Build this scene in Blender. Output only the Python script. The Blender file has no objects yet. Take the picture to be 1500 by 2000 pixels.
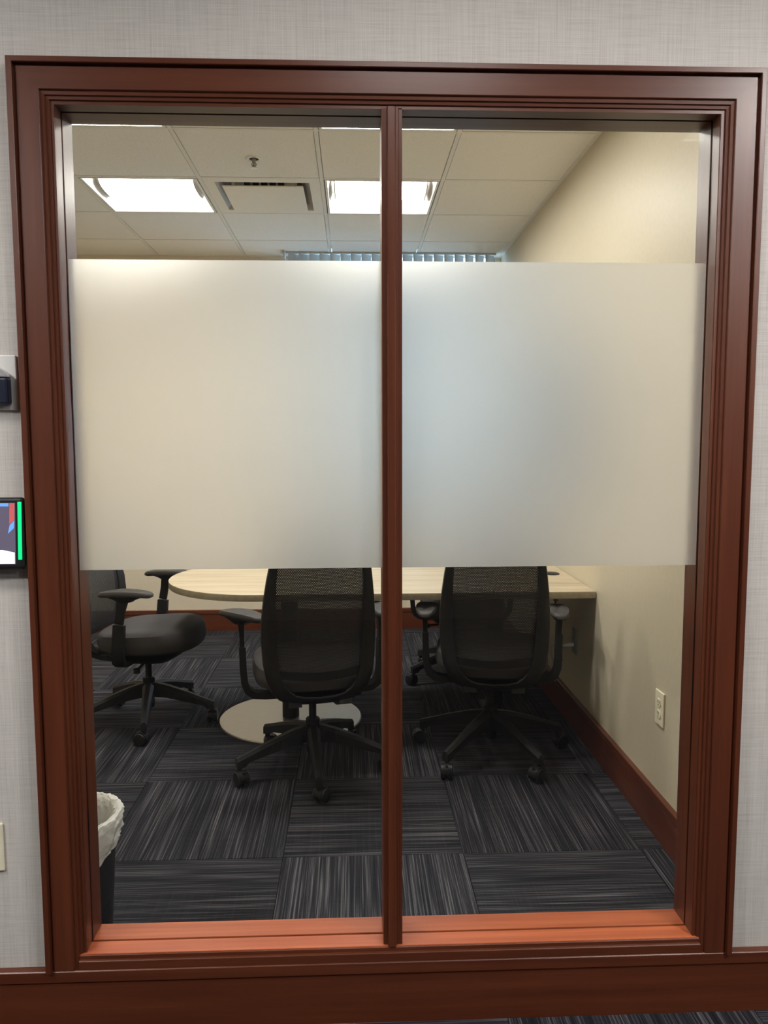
import bpy, bmesh, math, random
from mathutils import Vector, Matrix
random.seed(7)
sc = bpy.context.scene
COL = sc.collection
PI = math.pi

# ------------------------------------------------------------------ camera
CAM_H, PITCH, YAW, ROLL, FPX = 1.3927, 0.0911, 0.0394, -0.0024, 1518.4
F = Vector((math.sin(YAW)*math.cos(PITCH), math.cos(YAW)*math.cos(PITCH), -math.sin(PITCH)))
R0 = Vector((math.cos(YAW), -math.sin(YAW), 0)); U0 = R0.cross(F)
R = R0*math.cos(ROLL) + U0*math.sin(ROLL); U = -R0*math.sin(ROLL) + U0*math.cos(ROLL)
cam_d = bpy.data.cameras.new('camera'); cam = bpy.data.objects.new('camera', cam_d); COL.objects.link(cam)
cam_d.sensor_fit = 'HORIZONTAL'; cam_d.sensor_width = 36; cam_d.lens = 36*FPX/1500
cam_d.clip_start = 0.05
M = Matrix((R, U, -F)).transposed().to_4x4(); M.translation = (0, 0, CAM_H)
cam.matrix_world = M
sc.camera = cam

# ------------------------------------------------------------------ world, light levels, exposure
w = bpy.data.worlds.new('daylight'); sc.world = w; w.use_nodes = True
w.node_tree.nodes['Background'].inputs[0].default_value = (0.50, 0.72, 1.0, 1)
w.node_tree.nodes['Background'].inputs[1].default_value = 5.2
ROOM_LENS = 47.0        # radiance of the meeting room troffers
CORR_LENS = 108.0        # radiance of the corridor troffers
sc.view_settings.view_transform = 'Standard'
sc.view_settings.look = 'None'
sc.view_settings.gamma = 1.0
sc.view_settings.use_curve_mapping = False
sc.view_settings.exposure = 0.0
sc.cycles.use_denoising = True
sc.cycles.max_bounces = 10
sc.cycles.diffuse_bounces = 6
sc.cycles.transparent_max_bounces = 24
sc.cycles.sample_clamp_indirect = 6.0
sc.cycles.caustics_reflective = False

# ------------------------------------------------------------------ measured layout (metres; camera foot at the origin, y into the room)
T = 0.6096                                    # ceiling and carpet module
ZC = 2.70                                     # ceiling
XR, XL, YB = 1.07, -2.7, 5.70                 # right, left, back wall faces
YW, YI = 1.766, 1.868                         # corridor face and room face of the glazed wall
GX, GY = -0.7595, 3.4283                      # ceiling grid origin
FX, FY = -0.2437, 2.5083                      # carpet seam origin
FL, FR, FT, FB = -0.7245, 0.9075, 2.200, 0.155  # casing outer edges
OL, OR, OB, OT = -0.636, 0.818, 0.190, 2.113  # glazed opening
CX0, CX1, CY0 = -3.4, 3.4, -2.4               # corridor extents

# ------------------------------------------------------------------ material helpers
def nm(name):
    m = bpy.data.materials.new(name); m.use_nodes = True
    nt = m.node_tree
    return m, nt, nt.nodes['Principled BSDF'], nt.nodes['Material Output']
def N(nt, t, **kw):
    n = nt.nodes.new(t)
    for k, v in kw.items():
        if k in n.inputs: n.inputs[k].default_value = v
        else: setattr(n, k, v)
    return n
def L(nt, a, b): nt.links.new(a, b)
def c4(c): return (c[0], c[1], c[2], 1)
def plain(name, col, rough=0.5, metal=0.0, spec=0.5, noise=0.08, scale=40, bump=0.0, coat=0.0):
    m, nt, p, o = nm(name)
    tc = N(nt, 'ShaderNodeTexCoord'); nz = N(nt, 'ShaderNodeTexNoise', Scale=scale, Detail=3.0)
    L(nt, tc.outputs['Object'], nz.inputs['Vector'])
    r = N(nt, 'ShaderNodeValToRGB')
    r.color_ramp.elements[0].position = 0.3; r.color_ramp.elements[1].position = 0.7
    r.color_ramp.elements[0].color = c4([v*(1-noise) for v in col]); r.color_ramp.elements[1].color = c4([min(1, v*(1+noise)) for v in col])
    L(nt, nz.outputs['Fac'], r.inputs['Fac']); L(nt, r.outputs['Color'], p.inputs['Base Color'])
    p.inputs['Roughness'].default_value = rough; p.inputs['Metallic'].default_value = metal
    p.inputs['Specular IOR Level'].default_value = spec; p.inputs['Coat Weight'].default_value = coat
    if bump:
        b = N(nt, 'ShaderNodeBump', Strength=bump, Distance=0.002)
        L(nt, nz.outputs['Fac'], b.inputs['Height']); L(nt, b.outputs['Normal'], p.inputs['Normal'])
    return m
def stretched(nt, scale, coord='Object', detail=4.0, rnd=True):
    tc = N(nt, 'ShaderNodeTexCoord'); mp = N(nt, 'ShaderNodeMapping')
    mp.inputs['Scale'].default_value = scale
    src = tc.outputs[coord]
    if rnd:
        oi = N(nt, 'ShaderNodeObjectInfo'); mul = N(nt, 'ShaderNodeMath', operation='MULTIPLY'); mul.inputs[1].default_value = 37.0
        L(nt, oi.outputs['Random'], mul.inputs[0]); ad = N(nt, 'ShaderNodeVectorMath', operation='ADD')
        L(nt, src, ad.inputs[0]); L(nt, mul.outputs[0], ad.inputs[1]); src = ad.outputs[0]
    nz = N(nt, 'ShaderNodeTexNoise', Scale=1.0, Detail=detail, Roughness=0.6)
    L(nt, src, mp.inputs['Vector']); L(nt, mp.outputs[0], nz.inputs['Vector'])
    return nz
def ramp(nt, fac, stops):
    r = N(nt, 'ShaderNodeValToRGB'); e = r.color_ramp.elements
    while len(e) < len(stops): e.new(0.5)
    for el, (p, c) in zip(e, stops): el.position = p; el.color = c4(c)
    L(nt, fac, r.inputs['Fac']); return r.outputs['Color']

def wood(name, axis, k=0.62, coat=0.4):                        # stained cherry trim, grain along one axis
    m, nt, p, o = nm(name)
    s = [46, 46, 46]; s[axis] = 1.6
    nz = stretched(nt, s, 'Generated' if False else 'Object', 5.0, False)
    col = ramp(nt, nz.outputs['Fac'], [(p_, [v*k for v in c_]) for p_, c_ in ((0.25, (0.125, 0.028, 0.0105)), (0.5, (0.170, 0.041, 0.0150)), (0.75, (0.215, 0.057, 0.021)))])
    L(nt, col, p.inputs['Base Color'])
    p.inputs['Roughness'].default_value = 0.42; p.inputs['Specular IOR Level'].default_value = 0.3
    p.inputs['Coat Weight'].default_value = coat; p.inputs['Coat Roughness'].default_value = 0.30
    return m
WOODX, WOODY, WOODZ = wood('cherry_wood_x', 0), wood('cherry_wood_y', 1), wood('cherry_wood_z', 2)
SILLW = wood('lit_cherry_sill', 0, 2.3, 0.1)      # cherry sill with the room light falling on it lightened into its colour

def wallpaper():
    m, nt, p, o = nm('linen_wallpaper')
    a = stretched(nt, (420, 420, 7), rnd=False); b = stretched(nt, (9, 9, 420), rnd=False); c = stretched(nt, (3, 3, 3), rnd=False)
    mx = N(nt, 'ShaderNodeMath', operation='ADD'); L(nt, a.outputs['Fac'], mx.inputs[0]); L(nt, b.outputs['Fac'], mx.inputs[1])
    m2 = N(nt, 'ShaderNodeMath', operation='MULTIPLY_ADD'); L(nt, c.outputs['Fac'], m2.inputs[0]); m2.inputs[1].default_value = 0.25; L(nt, mx.outputs[0], m2.inputs[2])
    m3 = N(nt, 'ShaderNodeMath', operation='MULTIPLY'); L(nt, m2.outputs[0], m3.inputs[0]); m3.inputs[1].default_value = 0.444
    col = ramp(nt, m3.outputs[0], [(0.34, (0.51, 0.48, 0.445)), (0.5, (0.63, 0.60, 0.56)), (0.66, (0.71, 0.685, 0.645))])
    L(nt, col, p.inputs['Base Color']); p.inputs['Roughness'].default_value = 0.75
    bu = N(nt, 'ShaderNodeBump', Strength=0.15, Distance=0.001); L(nt, mx.outputs[0], bu.inputs['Height']); L(nt, bu.outputs['Normal'], p.inputs['Normal'])
    return m
WALLPAPER = wallpaper()
PAINT = plain('beige_eggshell_paint', (0.61, 0.54, 0.405), 0.42, noise=0.03, scale=60, bump=0.08, spec=0.35)
PAINT_BACK = plain('lit_beige_paint', (0.80, 0.71, 0.57), 0.6, noise=0.03, scale=60)  # copy of the beige paint, brightness put into its colour to lift the film
DARKWALL = plain('dark_unseen_wall', (0.10, 0.092, 0.088), 0.7)  # unseen corridor walls, coloured dark to weaken reflections in glass and wood
PLASTER = plain('corridor_white_ceiling', (0.7, 0.68, 0.65), 0.9)

def carpet():
    m, nt, p, o = nm('striped_carpet')
    a = stretched(nt, (300, 2.6, 1), detail=1.5); b = stretched(nt, (70, 1.2, 1), detail=2.0); s = stretched(nt, (900, 900, 1), detail=2.0)
    mx = N(nt, 'ShaderNodeMath', operation='MULTIPLY_ADD'); L(nt, b.outputs['Fac'], mx.inputs[0]); mx.inputs[1].default_value = 0.35; L(nt, a.outputs['Fac'], mx.inputs[2])
    m2 = N(nt, 'ShaderNodeMath', operation='MULTIPLY_ADD'); L(nt, s.outputs['Fac'], m2.inputs[0]); m2.inputs[1].default_value = 0.22; L(nt, mx.outputs[0], m2.inputs[2])
    m3 = N(nt, 'ShaderNodeMath', operation='MULTIPLY'); L(nt, m2.outputs[0], m3.inputs[0]); m3.inputs[1].default_value = 0.637
    col = ramp(nt, m3.outputs[0], [(0.38, (0.012, 0.012, 0.016)), (0.51, (0.026, 0.0255, 0.031)), (0.59, (0.075, 0.072, 0.081)), (0.70, (0.16, 0.152, 0.163))])
    oi = N(nt, 'ShaderNodeObjectInfo'); hs = N(nt, 'ShaderNodeHueSaturation'); mr = N(nt, 'ShaderNodeMapRange')
    mr.inputs['To Min'].default_value = 0.85; mr.inputs['To Max'].default_value = 1.2
    L(nt, oi.outputs['Random'], mr.inputs['Value']); L(nt, mr.outputs[0], hs.inputs['Value']); L(nt, col, hs.inputs['Color'])
    L(nt, hs.outputs['Color'], p.inputs['Base Color']); p.inputs['Roughness'].default_value = 0.95; p.inputs['Specular IOR Level'].default_value = 0.1
    bu = N(nt, 'ShaderNodeBump', Strength=0.5, Distance=0.002); L(nt, m3.outputs[0], bu.inputs['Height']); L(nt, bu.outputs['Normal'], p.inputs['Normal'])
    return m
CARPET = carpet()
SUBFLOOR = plain('carpet_backing', (0.012, 0.012, 0.014), 0.95)

def tile_mat():
    m, nt, p, o = nm('mineral_ceiling_tile')
    a = stretched(nt, (260, 260, 260), detail=3.0)
    col = ramp(nt, a.outputs['Fac'], [(0.32, (0.70, 0.67, 0.63)), (0.45, (0.88, 0.855, 0.81)), (0.7, (0.91, 0.885, 0.84))])
    L(nt, col, p.inputs['Base Color']); p.inputs['Roughness'].default_value = 0.9
    bu = N(nt, 'ShaderNodeBump', Strength=0.3, Distance=0.001); L(nt, a.outputs['Fac'], bu.inputs['Height']); L(nt, bu.outputs['Normal'], p.inputs['Normal'])
    return m
CTILE = tile_mat()
GRIDM = plain('white_painted_steel', (0.80, 0.775, 0.72), 0.6, noise=0.02)

def laminate():
    m, nt, p, o = nm('pale_oak_laminate')
    a = stretched(nt, (2.2, 60, 60), detail=6.0, rnd=False); b = stretched(nt, (0.8, 14, 14), detail=3.0, rnd=False)
    mx = N(nt, 'ShaderNodeMath', operation='ADD'); L(nt, a.outputs['Fac'], mx.inputs[0]); L(nt, b.outputs['Fac'], mx.inputs[1])
    m3 = N(nt, 'ShaderNodeMath', operation='MULTIPLY'); L(nt, mx.outputs[0], m3.inputs[0]); m3.inputs[1].default_value = 0.5
    col = ramp(nt, m3.outputs[0], [(0.36, (0.38, 0.30, 0.19)), (0.5, (0.52, 0.43, 0.30)), (0.64, (0.60, 0.52, 0.38))])
    L(nt, col, p.inputs['Base Color']); p.inputs['Roughness'].default_value = 0.4
    return m
LAMINATE = laminate()
EDGE = plain('shaded_edge_band', (0.42, 0.36, 0.26), 0.5, noise=0.1)  # laminate edge, greyed in colour for the lesser light it gets
BLACKP = plain('black_plastic', (0.010, 0.010, 0.011), 0.45, noise=0.1, spec=0.3)
CHARP = plain('charcoal_plastic', (0.015, 0.0145, 0.016), 0.5, noise=0.1, spec=0.3)
RUBBER = plain('black_rubber', (0.012, 0.012, 0.013), 0.35)
PADM = plain('grey_urethane_pad', (0.050, 0.046, 0.045), 0.55, noise=0.06, spec=0.3)
FABRIC = plain('grey_seat_fabric', (0.052, 0.046, 0.047), 0.85, noise=0.18, scale=500, bump=0.3)
DISC = plain('satin_nickel', (0.46, 0.44, 0.41), 0.36, metal=0.85, noise=0.03)
CHROME = plain('polished_chrome', (0.6, 0.6, 0.6), 0.15, metal=1.0, noise=0.02)
IVORY = plain('ivory_plastic', (0.88, 0.81, 0.62), 0.35, noise=0.03)
WHITEP = plain('white_plastic', (0.78, 0.77, 0.74), 0.4, noise=0.03)
GREYP = plain('grey_plate', (0.30, 0.28, 0.26), 0.4, noise=0.04)
TROFF = plain('white_enamel_reflector', (0.86, 0.84, 0.80), 0.5, noise=0.01)
DIFFU = plain('grey_white_enamel', (0.84, 0.80, 0.72), 0.45, noise=0.02)
CONEM = plain('grey_enamel', (0.50, 0.47, 0.44), 0.5, noise=0.02)
DARK = plain('dark_duct', (0.02, 0.02, 0.02), 0.8)
BINM = plain('black_bin_plastic', (0.012, 0.012, 0.014), 0.5)
NAVY = plain('navy_reader_plastic', (0.012, 0.016, 0.032), 0.3)
SILVER = plain('brushed_silver', (0.62, 0.62, 0.63), 0.3, metal=0.7)
BRONZE = plain('dark_window_metal', (0.10, 0.10, 0.10), 0.5)
ALUM = plain('blind_headrail_metal', (0.55, 0.56, 0.55), 0.5)

def emit(name, col, s):
    m, nt, p, o = nm(name); p.inputs['Base Color'].default_value = c4([v*0.5 for v in col])
    p.inputs['Emission Color'].default_value = c4(col); p.inputs['Emission Strength'].default_value = s; return m
LENS = emit('troffer_lens', (1.0, 0.955, 0.895), ROOM_LENS)
CLENS = emit('corridor_lens', (1.0, 0.975, 0.95), CORR_LENS)
CLENS_MID = emit('corridor_fill_lens', (1.0, 0.975, 0.95), CORR_LENS*0.52)
CLENS_LOW = emit('corridor_fill_lens_low', (1.0, 0.975, 0.95), CORR_LENS*0.19)
GREEN = emit('green_led', (0.0, 1.0, 0.28), 0.75)
SCR = emit('screen_grey_violet', (0.13, 0.11, 0.17), 0.6)
SCRB = emit('screen_blue', (0.16, 0.40, 1.0), 0.8)
SCRR = emit('screen_red', (0.55, 0.10, 0.10), 0.8)
SCRW = emit('screen_white', (1.0, 0.97, 0.95), 1.0)
TVS = plain('dark_screen_glass', (0.012, 0.014, 0.018), 0.12, noise=0.02)

def glass():
    m, nt, p, o = nm('clear_glass'); nt.nodes.remove(p)
    t = N(nt, 'ShaderNodeBsdfTransparent'); t.inputs[0].default_value = (0.965, 0.98, 0.97, 1)
    g = N(nt, 'ShaderNodeBsdfGlossy', Roughness=0.0); f = N(nt, 'ShaderNodeFresnel', IOR=1.5); mx = N(nt, 'ShaderNodeMixShader')
    # straight-through pane: the far face reflects like the near face, so the index is inverted on back faces
    ge = N(nt, 'ShaderNodeNewGeometry'); mr = N(nt, 'ShaderNodeMapRange'); mr.inputs['To Min'].default_value = 1.5; mr.inputs['To Max'].default_value = 1/1.5
    L(nt, ge.outputs['Backfacing'], mr.inputs['Value']); L(nt, mr.outputs[0], f.inputs['IOR'])
    L(nt, f.outputs[0], mx.inputs[0]); L(nt, t.outputs[0], mx.inputs[1]); L(nt, g.outputs[0], mx.inputs[2]); L(nt, mx.outputs[0], o.inputs[0])
    return m
GLASS = glass()
def film():
    m, nt, p, o = nm('frosted_film'); nt.nodes.remove(p)
    rf = N(nt, 'ShaderNodeBsdfRefraction', Roughness=0.86, IOR=1.28); rf.inputs['Color'].default_value = (0.95, 0.93, 0.885, 1)
    tl = N(nt, 'ShaderNodeBsdfTranslucent'); tl.inputs[0].default_value = (0.93, 0.92, 0.90, 1)
    df = N(nt, 'ShaderNodeBsdfDiffuse'); df.inputs[0].default_value = (0.85, 0.84, 0.82, 1)
    a = N(nt, 'ShaderNodeMixShader'); a.inputs[0].default_value = 0.20
    b = N(nt, 'ShaderNodeMixShader'); b.inputs[0].default_value = 0.16
    L(nt, rf.outputs[0], a.inputs[1]); L(nt, tl.outputs[0], a.inputs[2]); L(nt, a.outputs[0], b.inputs[1]); L(nt, df.outputs[0], b.inputs[2]); L(nt, b.outputs[0], o.inputs[0])
    return m
FILM = film()
def knit():
    m, nt, p, o = nm('black_knit_mesh')
    tc = N(nt, 'ShaderNodeTexCoord'); br = N(nt, 'ShaderNodeTexBrick', Scale=1.0)
    br.inputs['Mortar Size'].default_value = 0.0024; br.inputs['Brick Width'].default_value = 0.0068; br.inputs['Row Height'].default_value = 0.0056
    br.inputs['Mortar Smooth'].default_value = 0.1
    mp = N(nt, 'ShaderNodeMapping'); mp.inputs['Rotation'].default_value = (PI/2, 0, 0)
    L(nt, tc.outputs['Object'], mp.inputs['Vector']); L(nt, mp.outputs[0], br.inputs['Vector'])
    t = N(nt, 'ShaderNodeBsdfTransparent'); mx = N(nt, 'ShaderNodeMixShader')
    p.inputs['Base Color'].default_value = (0.016, 0.0155, 0.017, 1); p.inputs['Roughness'].default_value = 0.8
    L(nt, br.outputs['Fac'], mx.inputs[0]); L(nt, t.outputs[0], mx.inputs[1]); L(nt, p.outputs[0], mx.inputs[2]); L(nt, mx.outputs[0], o.inputs[0])
    return m
KNIT = knit()
def thin(name, col, tr, rough=0.4):
    m, nt, p, o = nm(name); p.inputs['Base Color'].default_value = c4(col); p.inputs['Roughness'].default_value = rough
    nz = N(nt, 'ShaderNodeTexNoise', Scale=38.0, Detail=4.0); bu = N(nt, 'ShaderNodeBump', Strength=0.35, Distance=0.004)
    L(nt, nz.outputs['Fac'], bu.inputs['Height'])
    if name == 'white_bin_liner': L(nt, bu.outputs['Normal'], p.inputs['Normal'])
    t = N(nt, 'ShaderNodeBsdfTranslucent'); t.inputs[0].default_value = c4(col); mx = N(nt, 'ShaderNodeMixShader'); mx.inputs[0].default_value = tr
    L(nt, p.outputs[0], mx.inputs[1]); L(nt, t.outputs[0], mx.inputs[2]); L(nt, mx.outputs[0], o.inputs[0]); return m
LINER = thin('white_bin_liner', (0.90, 0.89, 0.86), 0.4, 0.3)
VINYL = thin('blind_vinyl', (0.62, 0.62, 0.60), 0.5, 0.5)

# ------------------------------------------------------------------ mesh helpers
def box(bm, x0, x1, y0, y1, z0, z1, mi=0):
    v = [bm.verts.new((x, y, z)) for x in (x0, x1) for y in (y0, y1) for z in (z0, z1)]
    fs = []
    for q in ((0, 1, 3, 2), (4, 6, 7, 5), (0, 4, 5, 1), (2, 3, 7, 6), (0, 2, 6, 4), (1, 5, 7, 3)):
        f = bm.faces.new([v[i] for i in q]); f.material_index = mi; fs.append(f)
    return fs
def loft(bm, rings, closed=True, cap=True):
    vr = [[bm.verts.new(p) for p in r] for r in rings]
    n = len(vr[0])
    for a, b in zip(vr, vr[1:]):
        for i in range(n if closed else n-1):
            j = (i+1) % n
            bm.faces.new((a[i], a[j], b[j], b[i]))
    if cap:
        bm.faces.new(vr[0][::-1]); bm.faces.new(vr[-1])
    return vr
def lathe(bm, prof, c=(0, 0, 0), n=24, cap=True, sx=1, sy=1):
    loft(bm, [[(c[0]+sx*r*math.cos(2*PI*i/n), c[1]+sy*r*math.sin(2*PI*i/n), c[2]+z) for i in range(n)] for r, z in prof], True, cap)
def tube(bm, pts, rad, n=10, up=None):
    pts = [Vector(p) for p in pts]; rings = []
    for k, p in enumerate(pts):
        d = (pts[min(k+1, len(pts)-1)] - pts[max(k-1, 0)]).normalized()
        a = d.cross(Vector((0, 0, 1)) if abs(d.z) < 0.95 else Vector((0, 1, 0))).normalized(); b = d.cross(a)
        r = rad[k] if isinstance(rad, (list, tuple)) else rad
        rx, ry = r if isinstance(r, tuple) else (r, r)
        rings.append([p + a*rx*math.cos(2*PI*i/n) + b*ry*math.sin(2*PI*i/n) for i in range(n)])
    loft(bm, rings)
def bar(bm, pts, secs, upv=(1, 0, 0)):
    """rectangular bar along pts; secs = (half width along upv, half thickness)"""
    pts = [Vector(p) for p in pts]; rings = []; upv = Vector(upv)
    for k, p in enumerate(pts):
        d = (pts[min(k+1, len(pts)-1)] - pts[max(k-1, 0)]).normalized()
        b = d.cross(upv).normalized(); a = b.cross(d)
        hw, ht = secs[k] if isinstance(secs[0], tuple) else secs
        rings.append([p+a*hw+b*ht, p-a*hw+b*ht, p-a*hw-b*ht, p+a*hw-b*ht])
    loft(bm, rings)
def mesh(name, bm, mats, smooth=False):
    bmesh.ops.recalc_face_normals(bm, faces=bm.faces)
    me = bpy.data.meshes.new(name); bm.to_mesh(me); bm.free()
    for m in (mats if isinstance(mats, (list, tuple)) else [mats]): me.materials.append(m)
    if smooth:
        for p in me.polygons: p.use_smooth = True
        me.set_sharp_from_angle(angle=math.radians(smooth if smooth is not True else 40))
    return me
def put(name, me, parent=None, loc=(0, 0, 0), rot=(0, 0, 0), bevel=0, seg=2):
    o = bpy.data.objects.new(name, me); COL.objects.link(o); o.parent = parent; o.location = loc; o.rotation_euler = rot
    if bevel:
        b = o.modifiers.new('bevel', 'BEVEL'); b.width = bevel; b.segments = seg; b.limit_method = 'ANGLE'; b.angle_limit = math.radians(40)
    return o
def obj(name, bm, mats, parent=None, smooth=False, bevel=0, world=True, loc=None, seg=2):
    """one mesh object; with world=True the mesh is in world coordinates even under a moved (unrotated) parent"""
    o = put(name, mesh(name, bm, mats, smooth), parent, bevel=bevel, seg=seg)
    if parent is not None and world: o.location = -parent.location
    if loc: o.location = loc
    return o
def B(*a, **k):
    bm = bmesh.new(); box(bm, *a, **k); return bm
def tag(o, label=None, cat=None, group=None, kind=None):
    if label: o['label'] = label
    if cat: o['category'] = cat
    if group: o['group'] = group
    if kind: o['kind'] = kind
    return o
def thing(name, loc, label, cat, rz=0, group=None, kind=None):
    o = bpy.data.objects.new(name, None); COL.objects.link(o); o.location = loc; o.rotation_euler = (0, 0, rz); o.empty_display_size = 0.1
    return tag(o, label, cat, group, kind)
def struct(name, bm, mats, label, parent=None, **k):
    return tag(obj(name, bm, mats, parent, **k), label, kind='structure')

# ------------------------------------------------------------------ room shell
def ring_wall(bm, x0, x1, z0, z1, ox0, ox1, oz0, oz1, y0, y1):
    box(bm, x0, ox0, y0, y1, z0, z1); box(bm, ox1, x1, y0, y1, z0, z1)
    box(bm, ox0, ox1, y0, y1, z0, oz0); box(bm, ox0, ox1, y0, y1, oz1, z1)
bm = bmesh.new(); ring_wall(bm, CX0, CX1, -0.02, ZC+0.12, OL-0.03, OR+0.03, OB-0.03, OT+0.03, YW, YI)
for f in bm.faces:
    if f.calc_center_median().y > YI-0.01: f.material_index = 1
wf = struct('wall_front', bm, [WALLPAPER, PAINT], 'grey linen wallpaper wall around the glazed window')
struct('wall_right', B(XR, XR+0.1, YI, YB+0.1, -0.02, ZC+0.12), PAINT, 'beige painted wall with two outlets')
struct('wall_left', B(XL-0.1, XL, YI, YB+0.1, -0.02, ZC+0.12), PAINT, 'beige painted side wall out of view')
WX0, WX1, WZ0, WZ1 = -0.42, 1.03, 0.90, 2.79
bm = bmesh.new(); ring_wall(bm, XL, XR, -0.02, ZC+0.12, WX0, WX1, WZ0, WZ1, YB, YB+0.1)
struct('wall_back', bm, PAINT_BACK, 'beige back wall with lightened paint behind the table')
struct('wall_corridor', B(CX0, CX1, CY0-0.1, CY0, -0.02, ZC+0.12), DARKWALL, 'dark corridor wall behind the viewer')
struct('wall_added_end', B(CX0-0.1, CX0, CY0, YW, -0.02, ZC+0.12), DARKWALL, 'dark unseen end wall added to shut out sky light')  # unseen ends added to keep sky light out of the corridor
struct('wall_added_end', B(CX1, CX1+0.1, CY0, YW, -0.02, ZC+0.12), DARKWALL, 'dark unseen far end wall added to shut out sky light')

# carpets: tile by tile, quarter turned
floor = struct('floor', B(XL, XR, YI-0.1, YB, -0.03, -0.006), SUBFLOOR, 'dark striped carpet tile floor of the meeting room')
_tm = {}
def tile_mesh(wd, dp):
    k = (round(wd, 4), round(dp, 4))
    if k not in _tm:
        bm = bmesh.new(); g = 0.0008
        x, y = wd/2-g, dp/2-g
        loft(bm, [[(s*x, t*y, -0.0065) for s, t in ((-1, -1), (1, -1), (1, 1), (-1, 1))], [(s*x, t*y, -0.0012) for s, t in ((-1, -1), (1, -1), (1, 1), (-1, 1))],
                  [(s*(x-0.0012), t*(y-0.0012), 0) for s, t in ((-1, -1), (1, -1), (1, 1), (-1, 1))]])
        _tm[k] = mesh('carpet_tile', bm, CARPET)
    return _tm[k]
def carpet_tiles(parent, x0, x1, y0, y1):
    for i in range(math.floor((x0-FX)/T), math.ceil((x1-FX)/T)):
        for j in range(math.floor((y0-FY)/T), math.ceil((y1-FY)/T)):
            a, b = max(x0, FX+i*T), min(x1, FX+i*T+T); c, d = max(y0, FY+j*T), min(y1, FY+j*T+T)
            if b-a < 0.01 or d-c < 0.01: continue
            along_y = (i+j) % 2 == 1
            if along_y: put('carpet_tile', tile_mesh(b-a, d-c), parent, ((a+b)/2, (c+d)/2, 0))
            else: put('carpet_tile', tile_mesh(d-c, b-a), parent, ((a+b)/2, (c+d)/2, 0), (0, 0, PI/2))
carpet_tiles(floor, XL, XR, YI, YB)
cfloor = struct('floor_corridor', B(CX0, CX1, CY0, YW, -0.03, -0.006), SUBFLOOR, 'dark striped carpet strip below the cherry baseboard')
carpet_tiles(cfloor, -2.7, 2.7, -0.6, YW-0.001)

# baseboards
def base_profile(bm, p0, p1, n, h=0.155, t=0.020):
    """board with a proud cap along p0-p1; n = direction into the room"""
    p0, p1, n = Vector(p0), Vector(p1), Vector(n)
    prof = [(0, 0), (t-0.004, 0), (t-0.004, h-0.034), (t-0.008, h-0.032), (t-0.008, h-0.029), (t, h-0.027), (t, h-0.002), (t-0.002, h), (0, h)]
    loft(bm, [[p + n*d + Vector((0, 0, z)) for d, z in prof] for p in (p0, p1)])
bm = bmesh.new(); base_profile(bm, (CX0, YW, 0), (CX1, YW, 0), (0, -1, 0))
struct('baseboard_front', bm, WOODX, 'dark cherry baseboard along the corridor wall')
bm = bmesh.new(); base_profile(bm, (XR, YI, 0), (XR, YB, 0), (-1, 0, 0), h=0.158)
struct('baseboard_right', bm, WOODY, 'cherry baseboard along the beige wall with outlets')
bm = bmesh.new(); base_profile(bm, (XL, YB, 0), (XR-0.02, YB, 0), (0, -1, 0))
struct('baseboard_back', bm, WOODX, 'cherry baseboard along the back wall')

# ceiling: slab above, tees, lay-in tiles
LIGHTS = [(-1, 1), (1, 1), (-1, -1), (1, -1)]       # grid cells that hold troffers
VENT = (0, 1)
ceiling = struct('ceiling', B(XL, XR, YI, YB, ZC+0.11, ZC+0.16), PLASTER, 'suspended tile ceiling of the meeting room')
xs = [GX+i*T for i in range(-4, 4)]; ys = [GY+j*T for j in range(-3, 4)]
def clip(v, a, b): return max(a, min(b, v))
cells = []
for i in range(-4, 4):
    for j in range(-3, 4):
        a, b = clip(GX+i*T, XL, XR), clip(GX+i*T+T, XL, XR); c, d = clip(GY+j*T, YI, YB), clip(GY+j*T+T, YI, YB)
        if b-a > 0.02 and d-c > 0.02: cells.append((i, j, a, b, c, d))
_cm = {}
for i, j, a, b, c, d in cells:
    if (i, j) in LIGHTS or (i, j) == VENT: continue
    k = (round(b-a, 3), round(d-c, 3))
    if k not in _cm: _cm[k] = mesh('ceiling_tile', B(-(b-a)/2+0.0122, (b-a)/2-0.0122, -(d-c)/2+0.0122, (d-c)/2-0.0122, 0, 0.016), CTILE)
    put('ceiling_tile', _cm[k], ceiling, ((a+b)/2, (c+d)/2, ZC+0.0015), bevel=0)
W2 = 0.0095
for x in xs:
    if XL+0.05 < x < XR-0.05: obj('grid_bar', B(x-W2, x+W2, YI, YB, ZC, ZC+0.004), GRIDM, ceiling)
for y in ys:
    if YI+0.05 < y < YB-0.05:
        e = [x for x in xs if XL+0.05 < x < XR-0.05]
        for a, b in zip([XL]+[v+W2 for v in e], [v-W2 for v in e]+[XR]): obj('grid_bar', B(a, b, y-W2, y+W2, ZC, ZC+0.004), GRIDM, ceiling)
for bx in ((XR-0.022, XR, YI, YB), (XL, XR-0.022, YB-0.02, YB)): obj('wall_angle', B(*bx, ZC-0.001, ZC+0.003), GRIDM, ceiling)
struct('ceiling_corridor', B(CX0, CX1, CY0, YW, ZC+0.11, ZC+0.16), PLASTER, 'plain corridor ceiling above the viewer')

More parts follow.
